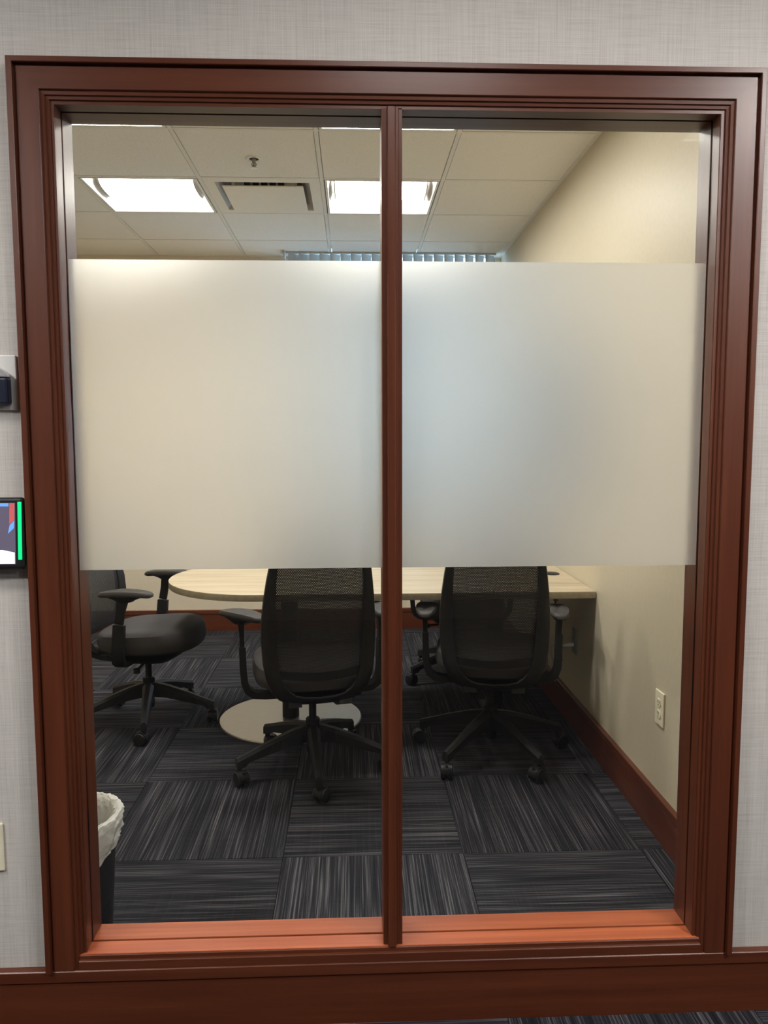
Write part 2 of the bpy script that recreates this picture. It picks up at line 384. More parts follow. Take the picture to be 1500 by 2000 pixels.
# ------------------------------------------------------------------ troffers
def troffer(cx, cy, label, lens, size=T-0.03, group=None, z=ZC):
    t = thing('ceiling_light', (cx, cy, z), label, 'light', group=group)
    h = size/2; r = h-0.012; e = h-0.03
    bm = bmesh.new()                                   # rim
    for bx in ((-h, h, -h, -r), (-h, h, r, h), (-h, -r, -r, r), (r, h, -r, r)): box(bm, *bx, -0.001, 0.006)
    obj('frame', bm, TROFF, t, world=False, loc=(0, 0, 0))
    prof = lambda s: [(s*r, 0.006), (s*0.235, 0.030), (s*0.185, 0.062), (s*0.150, 0.078)]
    for s in (-1, 1):
        bm = bmesh.new(); p = prof(s)
        loft(bm, [[(-r, y, zz), (r, y, zz), (r, y, zz+0.002), (-r, y, zz+0.002)] for y, zz in p])
        obj('reflector', bm, TROFF, t, world=False, loc=(0, 0, 0), smooth=50)
        bm = bmesh.new(); loft(bm, [[(s*r, -r, 0.004), (s*r, r, 0.004), (s*(r+0.002), r, 0.004), (s*(r+0.002), -r, 0.004)], [(s*e, -0.2, 0.085), (s*e, 0.2, 0.085), (s*(e+0.002), 0.2, 0.085), (s*(e+0.002), -0.2, 0.085)]])
        obj('end_plate', bm, TROFF, t, world=False, loc=(0, 0, 0))
    obj('housing', B(-r, r, -r, r, 0.086, 0.09), TROFF, t, world=False, loc=(0, 0, 0))
    bm = bmesh.new(); n = 12; lp = []
    for k in range(n+1):
        a = PI*k/n; lp.append((-0.148*math.copysign(abs(math.cos(a))**0.7, math.cos(a)), 0.080-0.064*math.sin(a)**0.7))
    loft(bm, [[(x, y, zz) for y, zz in lp] for x in (-e+0.02, e-0.02)])
    obj('lens', bm, lens, t, world=False, loc=(0, 0, 0), smooth=30)
    for s in (-1, 1):
        bm = bmesh.new(); loft(bm, [[(s*(e-0.019), y*1.01, 0.080+(zz-0.080)*1.04) for y, zz in lp], [(s*(e-0.013), y*1.01, 0.080+(zz-0.080)*1.04) for y, zz in lp]])
        obj('lens_cap', bm, GREYP, t, world=False, loc=(0, 0, 0))
    return t
def cell(i, j): return GX+(i+0.5)*T, GY+(j+0.5)*T
troffer(*cell(-1, 1), 'recessed ceiling light on the left of the square air vent', LENS, group='meeting room ceiling lights')
troffer(*cell(1, 1), 'recessed ceiling light crossed by the mullion, beside the air vent', LENS, group='meeting room ceiling lights')
troffer(*cell(-1, -1), 'recessed ceiling light showing only its far rim at top left pane edge', LENS, group='meeting room ceiling lights')
troffer(*cell(1, -1), 'recessed ceiling light showing only its far rim at the mullion top', LENS, group='meeting room ceiling lights')
# unseen corridor fixtures clear of glass reflections; fill ones added to brighten the wall
CORR = ((1.75, 0.35, CLENS, 'corridor ceiling light up to the right of the viewer'), (-2.2, -0.2, CLENS, 'corridor ceiling light up to the left of the viewer'),
        (-2.0, 0.75, CLENS_MID, 'added fill light up left close to the wallpaper wall'), (0.25, 0.74, CLENS_LOW, 'added weak fill light above the window head'),
        (2.95, -1.6, CLENS, 'added fill light in the corridor behind the viewer'))
for x, y, ln, lab in CORR: troffer(x, y, lab, ln, group='corridor ceiling lights', z=ZC+0.02)
bm = bmesh.new()
# corridor suspended ceiling panel level with the fixtures
hx = [(x, y) for x, y, _, _ in CORR]; hs = (T-0.03)/2
xsp = sorted({CX0, CX1, *[x+s*hs for x, y in hx for s in (-1, 1)]}); ysp = sorted({CY0, YW, *[y+s*hs for x, y in hx for s in (-1, 1)]})
for a, b in zip(xsp, xsp[1:]):
    for c, d in zip(ysp, ysp[1:]):
        m_ = ((a+b)/2, (c+d)/2)
        if not any(abs(m_[0]-x) < hs and abs(m_[1]-y) < hs for x, y in hx): box(bm, a, b, c, d, ZC+0.021, ZC+0.03)
struct('ceiling_corridor', bm, PLASTER, 'white corridor ceiling panels')

# air vent (plaque diffuser)
vx, vy = cell(*VENT)
v = thing('air_vent', (vx, vy, ZC), 'square ceiling air vent with a flat hanging centre plaque', 'vent')
h = T/2-0.0105; r = 0.225
bm = bmesh.new()
for bx in ((-h, h, -h, -r-0.015), (-h, h, r+0.015, h), (-h, -r-0.015, -r-0.015, r+0.015), (r+0.015, h, -r-0.015, r+0.015)): box(bm, *bx, 0.001, 0.008)
obj('frame', bm, DIFFU, v, world=False, loc=(0, 0, 0))
bm = bmesh.new()
sq = lambda a, z: [(-a, -a, z), (a, -a, z), (a, a, z), (-a, a, z)]
loft(bm, [sq(r+0.016, 0.008), sq(r-0.01, 0.03), sq(r-0.04, 0.075), sq(r-0.038, 0.078), sq(r-0.008, 0.033), sq(r+0.018, 0.010)], True, False)
obj('cone', bm, CONEM, v, world=False, loc=(0, 0, 0))
obj('back_plate', B(-r+0.02, r-0.02, -r+0.02, r-0.02, 0.079, 0.084), DARK, v, world=False, loc=(0, 0, 0))
obj('plaque', B(-0.207, 0.207, -0.207, 0.207, -0.010, -0.003), DIFFU, v, world=False, loc=(0, 0, 0), bevel=0.003)
bm = bmesh.new(); box(bm, -0.17, 0.17, -0.130, -0.126, -0.003, 0.078)
obj('baffle', bm, DIFFU, v, world=False, loc=(0, 0, 0))
for k in range(5):
    bm = bmesh.new(); n = 16; rr = 0.017
    loft(bm, [[(-0.088+0.044*k+rr*math.cos(2*PI*i/n), yy, 0.028+rr*math.sin(2*PI*i/n)) for i in range(n)] for yy in (-0.134, -0.130)])
    obj('baffle_hole', bm, DARK, v, world=False, loc=(0, 0, 0))
for s in (-1, 1): obj('hanger', B(s*0.15-0.006, s*0.15+0.006, -0.19, -0.18, -0.004, 0.079), DIFFU, v, world=False, loc=(0, 0, 0))

# sprinkler
s_ = thing('fire_sprinkler', (-0.453, 3.77, ZC+0.0035), 'small chrome fire sprinkler under a ceiling tile', 'sprinkler')
bm = bmesh.new(); lathe(bm, [(0.020, -0.001), (0.040, -0.001), (0.041, -0.003), (0.036, -0.007), (0.024, -0.006), (0.020, -0.001)], cap=False); obj('escutcheon', bm, WHITEP, s_, world=False, loc=(0, 0, 0), smooth=True)
bm = bmesh.new(); lathe(bm, [(0.022, -0.0005), (0.022, -0.004)]); obj('cup', bm, DARK, s_, world=False, loc=(0, 0, 0))
bm = bmesh.new(); lathe(bm, [(0.009, -0.002), (0.009, -0.018), (0.006, -0.020), (0.006, -0.034), (0.003, -0.036), (0.003, -0.045)], n=12)
for sx in (-1, 1): tube(bm, [(sx*0.004, 0, -0.018), (sx*0.012, 0, -0.028), (sx*0.002, 0, -0.044)], 0.0025, 6)
obj('body', bm, GREYP, s_, world=False, loc=(0, 0, 0), smooth=True)
bm = bmesh.new(); lathe(bm, [(0.003, -0.044), (0.016, -0.045), (0.016, -0.047), (0.003, -0.048)], n=16); obj('deflector', bm, SILVER, s_, world=False, loc=(0, 0, 0))

# ------------------------------------------------------------------ interior glazed window
win = thing('window_1', ((OL+OR)/2, YW, OB), 'cherry framed two pane interior window with frosted film band', None, kind='structure')
# profile across the casing: u from the outer edge inwards, y front face
CP = [(0, YW), (0, 1.739), (0.0015, 1.7375), (0.011, 1.7375), (0.0125, 1.739), (0.0125, 1.750), (0.0155, 1.750), (0.017, 1.747), (0.062, 1.747), (0.0635, 1.7485), (0.0645, 1.752),
      (0.072, 1.753), (0.0735, 1.757), (0.080, 1.758), (0.0815, 1.762), (0.0885, 1.762), (0.0885, YW+0.001)]
def casing(kind):
    bm = bmesh.new()
    if kind == 'l': rings = [[(FL+u, y, FB) for u, y in CP], [(FL+u, y, FT-u) for u, y in CP]]
    if kind == 'r': rings = [[(FR-u, y, FB) for u, y in CP], [(FR-u, y, FT-u) for u, y in CP]]
    if kind == 't': rings = [[(FL+u, y, FT-u) for u, y in CP], [(FR-u, y, FT-u) for u, y in CP]]
    loft(bm, rings); return bm
obj('casing', casing('l'), WOODZ, win); obj('casing', casing('r'), WOODZ, win); obj('head_casing', casing('t'), WOODX, win)
bm = bmesh.new(); ap = [(YW, 0.1555), (1.749, 0.1555), (1.749, 0.175), (1.7505, 0.1768), (1.755, 0.1775), (1.755, 0.186), (1.758, 0.188), (YW, 0.188)]
loft(bm, [[(x, y, z) for y, z in ap] for x in (FL+0.0735, FR-0.0735)]); obj('apron', bm, WOODX, win)
G0, G1 = 1.8035, 1.8085                      # glass channel
for y0, y1 in ((1.757, G0-0.0005), (G1+0.0005, 1.872)):
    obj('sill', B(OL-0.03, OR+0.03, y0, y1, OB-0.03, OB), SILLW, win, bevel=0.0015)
    obj('head_jamb', B(OL-0.03, OR+0.03, max(y0, 1.7645), y1, OT, OT+0.03), WOODX, win, bevel=0.001)
    obj('jamb', B(OL-0.03, OL, max(y0, 1.7645), y1, OB, OT), WOODZ, win, bevel=0.001)
    obj('jamb', B(OR, OR+0.03, max(y0, 1.7645), y1, OB, OT), WOODZ, win, bevel=0.001)
MX = 0.0885
bm = bmesh.new()                             # mullion: stepped front nose plus body both sides of the glass
mp_ = [(-0.0225, G0-0.001), (-0.0225, 1.762), (-0.012, 1.761), (-0.0105, 1.754), (-0.009, 1.752), (0.006, 1.752), (0.0075, 1.754), (0.009, 1.760), (0.0135, 1.7605), (0.015, 1.762), (0.0225, 1.762), (0.0225, G0-0.001)]
loft(bm, [[(MX+x, y, z) for x, y in mp_] for z in (OB-0.001, OT+0.001)]); obj('mullion', bm, WOODZ, win)
obj('mullion', B(MX-0.0225, MX+0.0225, G1+0.001, 1.872, OB, OT), WOODZ, win, bevel=0.001)
FZ0, FZ1 = 1.097, 1.798
for x0, x1 in ((OL-0.002, MX-0.001), (MX+0.001, OR+0.002)):
    pn = obj('glass_pane', B(x0, x1, G0, G1, OB-0.002, OT+0.002), GLASS, win)
    bm = bmesh.new(); a, b = x0+0.006, x1-0.006
    bm.faces.new([bm.verts.new(p) for p in ((a, G0-0.0006, FZ0), (b, G0-0.0006, FZ0), (b, G0-0.0006, FZ1), (a, G0-0.0006, FZ1))])
    f_ = obj('frosted_film', bm, FILM, pn, world=False, loc=(0, 0, 0)); f_['label'] = 'frosted white privacy film band'
    for xe, sg in ((x0, 1), (x1, -1)):           # dark glazing tape showing along the pane edges
        bm = bmesh.new(); pts = []
        for k in range(25):
            z = OB+(OT-OB)*k/24; wv = 0.0004+0.0014*math.sin(z*5+xe*20)+0.0008*math.sin(z*17+xe)
            pts.append((z, max(0.0002, wv)))
        loft(bm, [[(xe+sg*0.001, G0-0.0012, z), (xe+sg*(0.0022+wv), G0-0.0012, z), (xe+sg*(0.0022+wv), G0-0.0008, z), (xe+sg*0.001, G0-0.0008, z)] for z, wv in pts])
        obj('glazing_tape', bm, RUBBER, pn, world=False, loc=(0, 0, 0))

# ------------------------------------------------------------------ outside window and vertical blind
w2 = thing('window_2', ((WX0+WX1)/2, YB+0.05, WZ0), 'daylit outside window behind the vertical blind', None, kind='structure')
for bx in ((WX0, WX1, WZ0, WZ0+0.04), (WX0, WX1, WZ1-0.012, WZ1), (WX0, WX0+0.04, WZ0+0.04, WZ1-0.012), (WX1-0.04, WX1, WZ0+0.04, WZ1-0.012), ((WX0+WX1)/2-0.025, (WX0+WX1)/2+0.025, WZ0+0.04, WZ1-0.012)):
    obj('window_frame', B(bx[0], bx[1], YB+0.03, YB+0.08, bx[2], bx[3]), BRONZE, w2)
for a, b in ((WX0+0.04, (WX0+WX1)/2-0.025), ((WX0+WX1)/2+0.025, WX1-0.04)): obj('pane', B(a, b, YB+0.052, YB+0.058, WZ0+0.04, WZ1-0.012), GLASS, w2)
BY = 5.56
bl = thing('vertical_blind', (0.28, BY, ZC), 'grey vertical slat blind lit blue from behind', 'blind')
obj('headrail', B(-0.46, 1.01, BY-0.012, BY+0.012, ZC-0.010, ZC-0.0005), ALUM, bl, bevel=0.002)
obj('valance_end', B(-0.475, -0.462, BY-0.05, BY+0.06, ZC-0.045, ZC-0.0005), ALUM, bl, bevel=0.002)
bm = bmesh.new(); n = 6
loft(bm, [[(x, 0.008*(1-(2*x/0.089)**2)+dy, z) for dy in (0, 0.0012) for x in ([-0.0445+0.089*k/n for k in range(n+1)] if dy == 0 else [0.0445-0.089*k/n for k in range(n+1)])] for z in (-1.95, 0)])
sm = mesh('slat', bm, VINYL, 60)
for k in range(20):
    x = -0.405+0.0722*k
    put('slat', sm, bl, (x-0.28, 0, -0.011), (0, 0, math.radians(39+random.uniform(-3, 3))))

# ------------------------------------------------------------------ outlets
def outlet(y, z, label, plate, slots=True):
    o = thing('wall_outlet', (XR, y, z), label, 'outlet')
    obj('plate', B(-0.006, 0.0, -0.037, 0.037, -0.061, 0.061), plate, o, world=False, loc=(0, 0, 0), bevel=0.003)
    for s in (-1, 1):
        bm = bmesh.new(); n = 20; ring = []
        for i in range(n):
            a = 2*PI*i/n; ring.append((0.0172*math.cos(a), clip(0.0172*math.sin(a), -0.0135, 0.0135)))
        loft(bm, [[(xx, yy, s*0.020+zz) for yy, zz in ring] for xx in (-0.0085, -0.004)])
        rc = obj('receptacle', bm, plate, o, world=False, loc=(0, 0, 0))
        for dy in (-0.006, 0.006): obj('slot', B(-0.0088, -0.0082, dy-0.0014, dy+0.0014, s*0.020-0.001, s*0.020+0.008), DARK, rc, world=False, loc=(0, 0, 0))
        obj('slot', B(-0.0088, -0.0082, -0.0022, 0.0022, s*0.020-0.010, s*0.020-0.005), DARK, rc, world=False, loc=(0, 0, 0))
    bm = bmesh.new(); loft(bm, [[(xx, 0.003*math.cos(2*PI*i/10), 0.003*math.sin(2*PI*i/10)) for i in range(10)] for xx in (-0.0075, -0.005)]); obj('screw', bm, plate, o, world=False, loc=(0, 0, 0))
    return o
outlet(2.607, 0.459, 'ivory duplex outlet low on the beige wall near the glass', IVORY)
outlet(3.655, 0.425, 'wall outlet under the table with a white plug in it', GREYP)
pl = thing('power_plug', (XR-0.009, 3.655, 0.405), 'white power plug and cord in the outlet under the table', 'plug')
bm = bmesh.new(); tube(bm, [(0.0, 0, 0), (-0.02, 0, 0), (-0.034, 0, -0.001), (-0.048, 0, -0.002)], [(0.012, 0.010), (0.012, 0.010), (0.009, 0.008), (0.005, 0.005)], 10); obj('plug_body', bm, WHITEP, pl, world=False, loc=(0, 0, 0), smooth=True)
bm = bmesh.new(); tube(bm, [(-0.046, 0, -0.002), (-0.075, 0.0, 0.006), (-0.10, 0.03, 0.0), (-0.085, 0.09, -0.06), (-0.05, 0.14, -0.16), (-0.035, 0.2, -0.24)], 0.0035, 8); obj('cord', bm, WHITEP, pl, world=False, loc=(0, 0, 0), smooth=True)

# ------------------------------------------------------------------ table
TZ, TR, TCX, TCY = 0.730, 0.473, -0.425, 3.815
tb = thing('conference_table', (TCX, TCY, 0), 'pale oak conference table with a rounded end, its straight end against the wall', 'table')
def dshape(inset=0.0, n=40):
    r = TR-inset
    pts = [(TCX+r*math.cos(PI/2+PI*i/n), TCY+r*math.sin(PI/2+PI*i/n)) for i in range(n+1)]
    return pts+[(XR-0.004-inset, TCY-r), (XR-0.004-inset, TCY+r)]
bm = bmesh.new(); loft(bm, [[(x, y, TZ-0.004) for x, y in dshape()], [(x, y, TZ-0.0012) for x, y in dshape()], [(x, y, TZ) for x, y in dshape(0.0012)]]); obj('tabletop', bm, LAMINATE, tb, smooth=30)
bm = bmesh.new(); loft(bm, [[(x, y, TZ-0.031) for x, y in dshape(0.001)], [(x, y, TZ-0.029) for x, y in dshape(0)], [(x, y, TZ-0.004) for x, y in dshape(0)]]); obj('edge_band', bm, EDGE, tb, smooth=30)
for cx, cy, rd in ((-0.322, 3.835, 0.356),):
    bm = bmesh.new(); lathe(bm, [(rd, 0.001), (rd, 0.005), (rd-0.004, 0.009), (0.06, 0.012), (0.05, 0.012)], (cx, cy, 0), 72); obj('base_disc', bm, DISC, tb, smooth=30)
    bm = bmesh.new(); lathe(bm, [(0.042, 0.012), (0.042, 0.69)], (cx, cy, 0), 28); obj('column', bm, BLACKP, tb, smooth=30)
    obj('mount_plate', B(cx-0.2, cx+0.2, cy-0.2, cy+0.2, 0.69, 0.699), BLACKP, tb)
cx, cy = 0.705, 3.80
bm = bmesh.new(); lathe(bm, [(0.042, 0.012), (0.042, 0.69)], (cx, cy, 0), 28); obj('column', bm, BLACKP, tb, smooth=30)
obj('foot', B(cx-0.045, cx+0.045, cy-0.10, cy+0.22, 0.001, 0.020), BLACKP, tb, bevel=0.004)
obj('mount_plate', B(cx-0.2, cx+0.2, cy-0.2, cy+0.2, 0.69, 0.699), BLACKP, tb)
bm = bmesh.new(); lathe(bm, [(0.040, 0), (0.040, 0.003), (0.034, 0.006), (0.01, 0.006)], (0.985, 3.80, TZ), 28); obj('cable_grommet', bm, BLACKP, tb, smooth=40)
cb = thing('power_cable', (0.93, 3.50, 0.62), 'black cable dangling under the table beside the wall', 'cable')
bm = bmesh.new(); tube(bm, [(0, 0, 0.078), (0.004, 0, 0.05), (-0.004, 0.0, 0.02), (0.006, 0.0, -0.03), (0.004, 0.0, -0.10), (0.02, 0.05, -0.22), (0.06, 0.09, -0.27)], 0.004, 8); obj('cord', bm, RUBBER, cb, world=False, loc=(0, 0, 0), smooth=True)
obj('clip', B(-0.010, 0.010, -0.008, 0.008, 0.035, 0.060), RUBBER, cb, world=False, loc=(0, 0, 0), bevel=0.003)

# ------------------------------------------------------------------ wall screen (blurred behind the film)
tv = thing('wall_screen', (XR, 4.10, 1.50), 'wide dark wall screen blurred behind the frosted film above the table', 'screen')
obj('bezel', B(-0.075, -0.03, -0.66, 0.66, -0.38, 0.38), BLACKP, tv, world=False, loc=(0, 0, 0), bevel=0.004)
obj('display', B(-0.0765, -0.074, -0.648, 0.648, -0.366, 0.368), TVS, tv, world=False, loc=(0, 0, 0))
obj('wall_mount', B(-0.03, -0.0005, -0.25, 0.25, -0.2, 0.2), BLACKP, tv, world=False, loc=(0, 0, 0))

# ------------------------------------------------------------------ office chairs (meshes built once, in a frame where the sitter faces +y)
def lerp_tab(tab, v):
    for (a, x), (b, y) in zip(tab, tab[1:]):
        if a <= v <= b:
            t = (v-a)/(b-a); return x+(y-x)*t
    return tab[0][1] if v < tab[0][0] else tab[-1][1]
YBK = [(0.345, -0.180), (0.365, -0.220), (0.40, -0.243), (0.45, -0.250), (0.52, -0.237), (0.60, -0.230), (0.70, -0.237), (0.80, -0.257), (0.90, -0.280), (1.0, -0.310), (1.02, -0.315)]
WOUT = [(0.345, 0.0), (0.350, 0.075), (0.362, 0.125), (0.385, 0.162), (0.42, 0.190), (0.47, 0.211), (0.53, 0.222), (0.62, 0.2275), (0.70, 0.226), (0.78, 0.219), (0.86, 0.208), (0.94, 0.194), (0.985, 0.183), (1.005, 0.168), (1.015, 0.14), (1.02, 0.0)]
WIN_ = [(0.388, 0.0), (0.392, 0.06), (0.402, 0.095), (0.420, 0.120), (0.45, 0.143), (0.50, 0.158), (0.60, 0.168), (0.70, 0.172), (0.80, 0.172), (0.88, 0.168), (0.95, 0.161), (0.975, 0.155), (0.985, 0.14), (0.99, 0.0)]
def yb(x, z): return lerp_tab(YBK, z) + 0.55*x*x
def chair_meshes():
    d = {}
    # back frame: loop of outer / inner outline points
    zo = [0.345, 0.350, 0.362, 0.385, 0.42, 0.47, 0.53, 0.62, 0.70, 0.78, 0.86, 0.94, 0.985, 1.005, 1.015, 1.02]
    zi = [0.388, 0.392, 0.402, 0.420, 0.45, 0.50, 0.56, 0.63, 0.70, 0.78, 0.86, 0.93, 0.965, 0.98, 0.987, 0.99]
    half_o = [(lerp_tab(WOUT, z), z) for z in zo]; half_i = [(lerp_tab(WIN_, z), z) for z in zi]
    Lo = half_o + [(-x, z) for x, z in half_o[-2:0:-1]]; Li = half_i + [(-x, z) for x, z in half_i[-2:0:-1]]
    bm = bmesh.new(); t = 0.011
    rings = [[(x, yb(x, z)-t, z) for x, z in Li], [(x*0.5+a*0.5, yb((x+a)/2, (z+b)/2)-t-0.004, (z+b)/2) for (x, z), (a, b) in zip(Li, Lo)], [(x*0.985, yb(x, z)-t, 0.682+(z-0.682)*0.985) for x, z in Lo],
             [(x, yb(x, z), z) for x, z in Lo], [(x*0.985, yb(x, z)+t, 0.682+(z-0.682)*0.985) for x, z in Lo], [(x, yb(x, z)+t, z) for x, z in Li]]
    rings.append(rings[0])
    vr = [[bm.verts.new(p) for p in r] for r in rings[:-1]]; vr.append(vr[0]); n = len(Lo)
    for a, b in zip(vr, vr[1:]):
        for i in range(n): bm.faces.new((a[i], a[(i+1) % n], b[(i+1) % n], b[i]))
    # two struts of the J-shaped underpart running forward to the mechanism
    for s in (-1, 1): bar(bm, [(s*0.10, -0.235, 0.368), (s*0.095, -0.19, 0.352), (s*0.085, -0.10, 0.342), (s*0.07, -0.02, 0.338)], (0.026, 0.012), (1, 0, 0))
    d['back_frame'] = mesh('back_frame', bm, CHARP, 50)
    # knit back panel
    bm = bmesh.new(); nz, nx = 22, 12; g = []
    for k in range(nz+1):
        row = []
        for i in range(nx+1):
            u = -1+2*i/nx; zb = 0.500-0.016*(1-u*u); z = zb+(0.992-zb)*k/nz
            x = u*(lerp_tab(WIN_, min(z, 0.96))+0.006); row.append(bm.verts.new((x, yb(x, z)+0.004, z)))
        g.append(row)
    for k in range(nz):
        for i in range(nx): bm.faces.new((g[k][i], g[k][i+1], g[k+1][i+1], g[k+1][i]))
    d['back_mesh'] = mesh('back_mesh', bm, KNIT, True)
    # front upholstery-side lower bar
    bm = bmesh.new(); pts = []; n = 14
    for i in range(n+1):
        u = -1+2*i/n; x = u*0.172; z = 0.492-0.016*(1-u*u); pts.append((x, yb(x, z)+0.004, z))
    bar(bm, pts, (0.016, 0.007), (0, 0, 1)); d['lumbar_bar'] = mesh('lumbar_bar', bm, CHARP, 50)
    # seat cushion
    bm = bmesh.new(); n = 40; rings = []
    for sc_, z in ((0.60, -0.062), (0.86, -0.058), (0.965, -0.046), (1.0, -0.026), (1.0, -0.008), (0.975, 0.010), (0.92, 0.020), (0.78, 0.026), (0.5, 0.024), (0.2, 0.020)):
        ring = []
        for i in range(n):
            a = 2*PI*i/n; c, s = math.cos(a), math.sin(a)
            x = 0.245*sc_*math.copysign(abs(c)**0.72, c); y = 0.03+0.245*sc_*math.copysign(abs(s)**0.72, s)
            fr = max(0, (y-0.16)/0.115); ring.append((x, y, 0.458+z*(1.2+0.6*y)+0.055*y-0.014*fr**2+0.012*abs(x/0.245)**2*(z > 0)+0.01*max(0, (-y)/0.2)))
        rings.append(ring)
    loft(bm, rings); d['seat'] = mesh('seat', bm, FABRIC, True)
    bm = bmesh.new(); rings = []
    for sc_, z in ((0.35, 0.318), (0.55, 0.326), (0.78, 0.362), (0.90, 0.392)):
        rings.append([(0.225*sc_*math.copysign(abs(math.cos(2*PI*i/24))**0.6, math.cos(2*PI*i/24)), 0.0+0.02*sc_+0.225*sc_*math.copysign(abs(math.sin(2*PI*i/24))**0.6, math.sin(2*PI*i/24)), z) for i in range(24)])
    loft(bm, rings); d['seat_pan'] = mesh('seat_pan', bm, BLACKP, 50)
    # column + hub
    bm = bmesh.new(); lathe(bm, [(0.016, 0.20), (0.016, 0.32)], n=18); d['gas_column'] = mesh('gas_column', bm, BLACKP, 40)
    bm = bmesh.new(); lathe(bm, [(0.024, 0.075), (0.026, 0.08), (0.026, 0.14), (0.045, 0.145), (0.048, 0.185), (0.036, 0.198), (0.030, 0.200), (0.030, 0.222), (0.026, 0.226)], n=24); d['hub'] = mesh('hub', bm, BLACKP, 40)
    # star leg pointing +x with stem
    bm = bmesh.new(); rings = []
    for x, hw, zt, zb in ((0.030, 0.028, 0.200, 0.132), (0.10, 0.025, 0.186, 0.128), (0.20, 0.020, 0.156, 0.108), (0.285, 0.0165, 0.126, 0.090), (0.300, 0.016, 0.121, 0.074), (0.334, 0.014, 0.110, 0.068)):
        c = 0.25*hw
        rings.append([(x, -hw, zb), (x, hw, zb), (x, hw, zt-0.012), (x, hw*0.45, zt), (x, -hw*0.45, zt), (x, -hw, zt-0.012)])
    loft(bm, rings); d['leg'] = mesh('leg', bm, CHARP, 35)
    # caster, local origin at its stem axis on the floor; trails towards +x
    bm = bmesh.new(); n = 22
    for s in (-1, 1):
        loft(bm, [[(0.016+rr*math.cos(2*PI*i/n), s*yy, 0.030+rr*math.sin(2*PI*i/n)) for i in range(n)] for rr, yy in ((0.026, 0.006), (0.0298, 0.008), (0.0298, 0.022), (0.027, 0.025), (0.012, 0.0265))])
    d['caster'] = mesh('caster', bm, RUBBER, 40)
    bm = bmesh.new()                              # hood between and above the wheels
    n = 12; ring = lambda yy, rr: [(0.016+rr*math.cos(PI*i/n), yy, 0.030+rr*math.sin(PI*i/n)) for i in range(n+1)]
    loft(bm, [ring(-0.019, 0.031), ring(-0.019, 0.0335), ring(0.019, 0.0335), ring(0.019, 0.031)], False, False)
    box(bm, -0.008, 0.04, -0.005, 0.005, 0.015, 0.060); lathe(bm, [(0.010, 0.045), (0.010, 0.082)], n=12)
    d['caster_fork'] = mesh('caster_fork', bm, BLACKP, 40)
    # arm (right side, x>0): bracket, sleeve, inner post, pad support, pad
    bm = bmesh.new()
    bar(bm, [(0.10, -0.035, 0.352), (0.20, -0.035, 0.352), (0.245, -0.035, 0.358), (0.272, -0.035, 0.378), (0.284, -0.033, 0.41), (0.288, -0.028, 0.46), (0.290, -0.020, 0.555)],
        [(0.028, 0.012), (0.028, 0.012), (0.028, 0.013), (0.028, 0.014), (0.028, 0.014), (0.027, 0.0135), (0.026, 0.013)], (0, 1, 0))
    d['arm_bracket'] = mesh('arm_bracket', bm, CHARP, 50)
    bm = bmesh.new(); bar(bm, [(0.290, -0.021, 0.54), (0.291, -0.010, 0.60), (0.292, 0.0, 0.648)], [(0.019, 0.009), (0.019, 0.009), (0.024, 0.012)], (0, 1, 0)); d['arm_post'] = mesh('arm_post', bm, BLACKP, 50)
    bm = bmesh.new(); n = 24
    el = lambda a, b, z: [(a*math.copysign(abs(math.cos(2*PI*i/n))**0.7, math.cos(2*PI*i/n)), b*math.copysign(abs(math.sin(2*PI*i/n))**0.7, math.sin(2*PI*i/n)), z) for i in range(n)]
    loft(bm, [el(0.022, 0.035, -0.040), el(0.030, 0.055, -0.028), el(0.036, 0.085, -0.018), el(0.038, 0.095, -0.010)]); d['pad_support'] = mesh('pad_support', bm, BLACKP, 40)
    bm = bmesh.new(); rings = []
    for sc_, z in ((0.90, -0.012), (1.0, -0.006), (1.0, 0.004), (0.94, 0.011), (0.75, 0.014), (0.3, 0.015)):
        rings.append([(x*0.047/1*sc_*(1-0.16*abs(y)), y*0.128*sc_, z-0.010*(y*y)) for x, y, _ in el(1, 1, 0)])
    loft(bm, rings); d['arm_pad'] = mesh('arm_pad', bm, PADM, 50)
    # height lever
    bm = bmesh.new(); tube(bm, [(0.06, 0.02, 0.335), (0.14, 0.02, 0.322), (0.20, 0.02, 0.315)], [0.006, 0.006, 0.006], 8); lathe(bm, [(0.004, -0.012), (0.016, -0.010), (0.016, 0.010), (0.004, 0.012)], (0.20, 0.02, 0.315), 12)
    d['lever'] = mesh('lever', bm, BLACKP, 50)
    return d
CM = chair_meshes()
_flip = {}
def mirrored(key):
    if key not in _flip:
        me = CM[key].copy(); me.transform(Matrix.Scale(-1, 4, (1, 0, 0))); me.flip_normals(); _flip[key] = me
    return _flip[key]
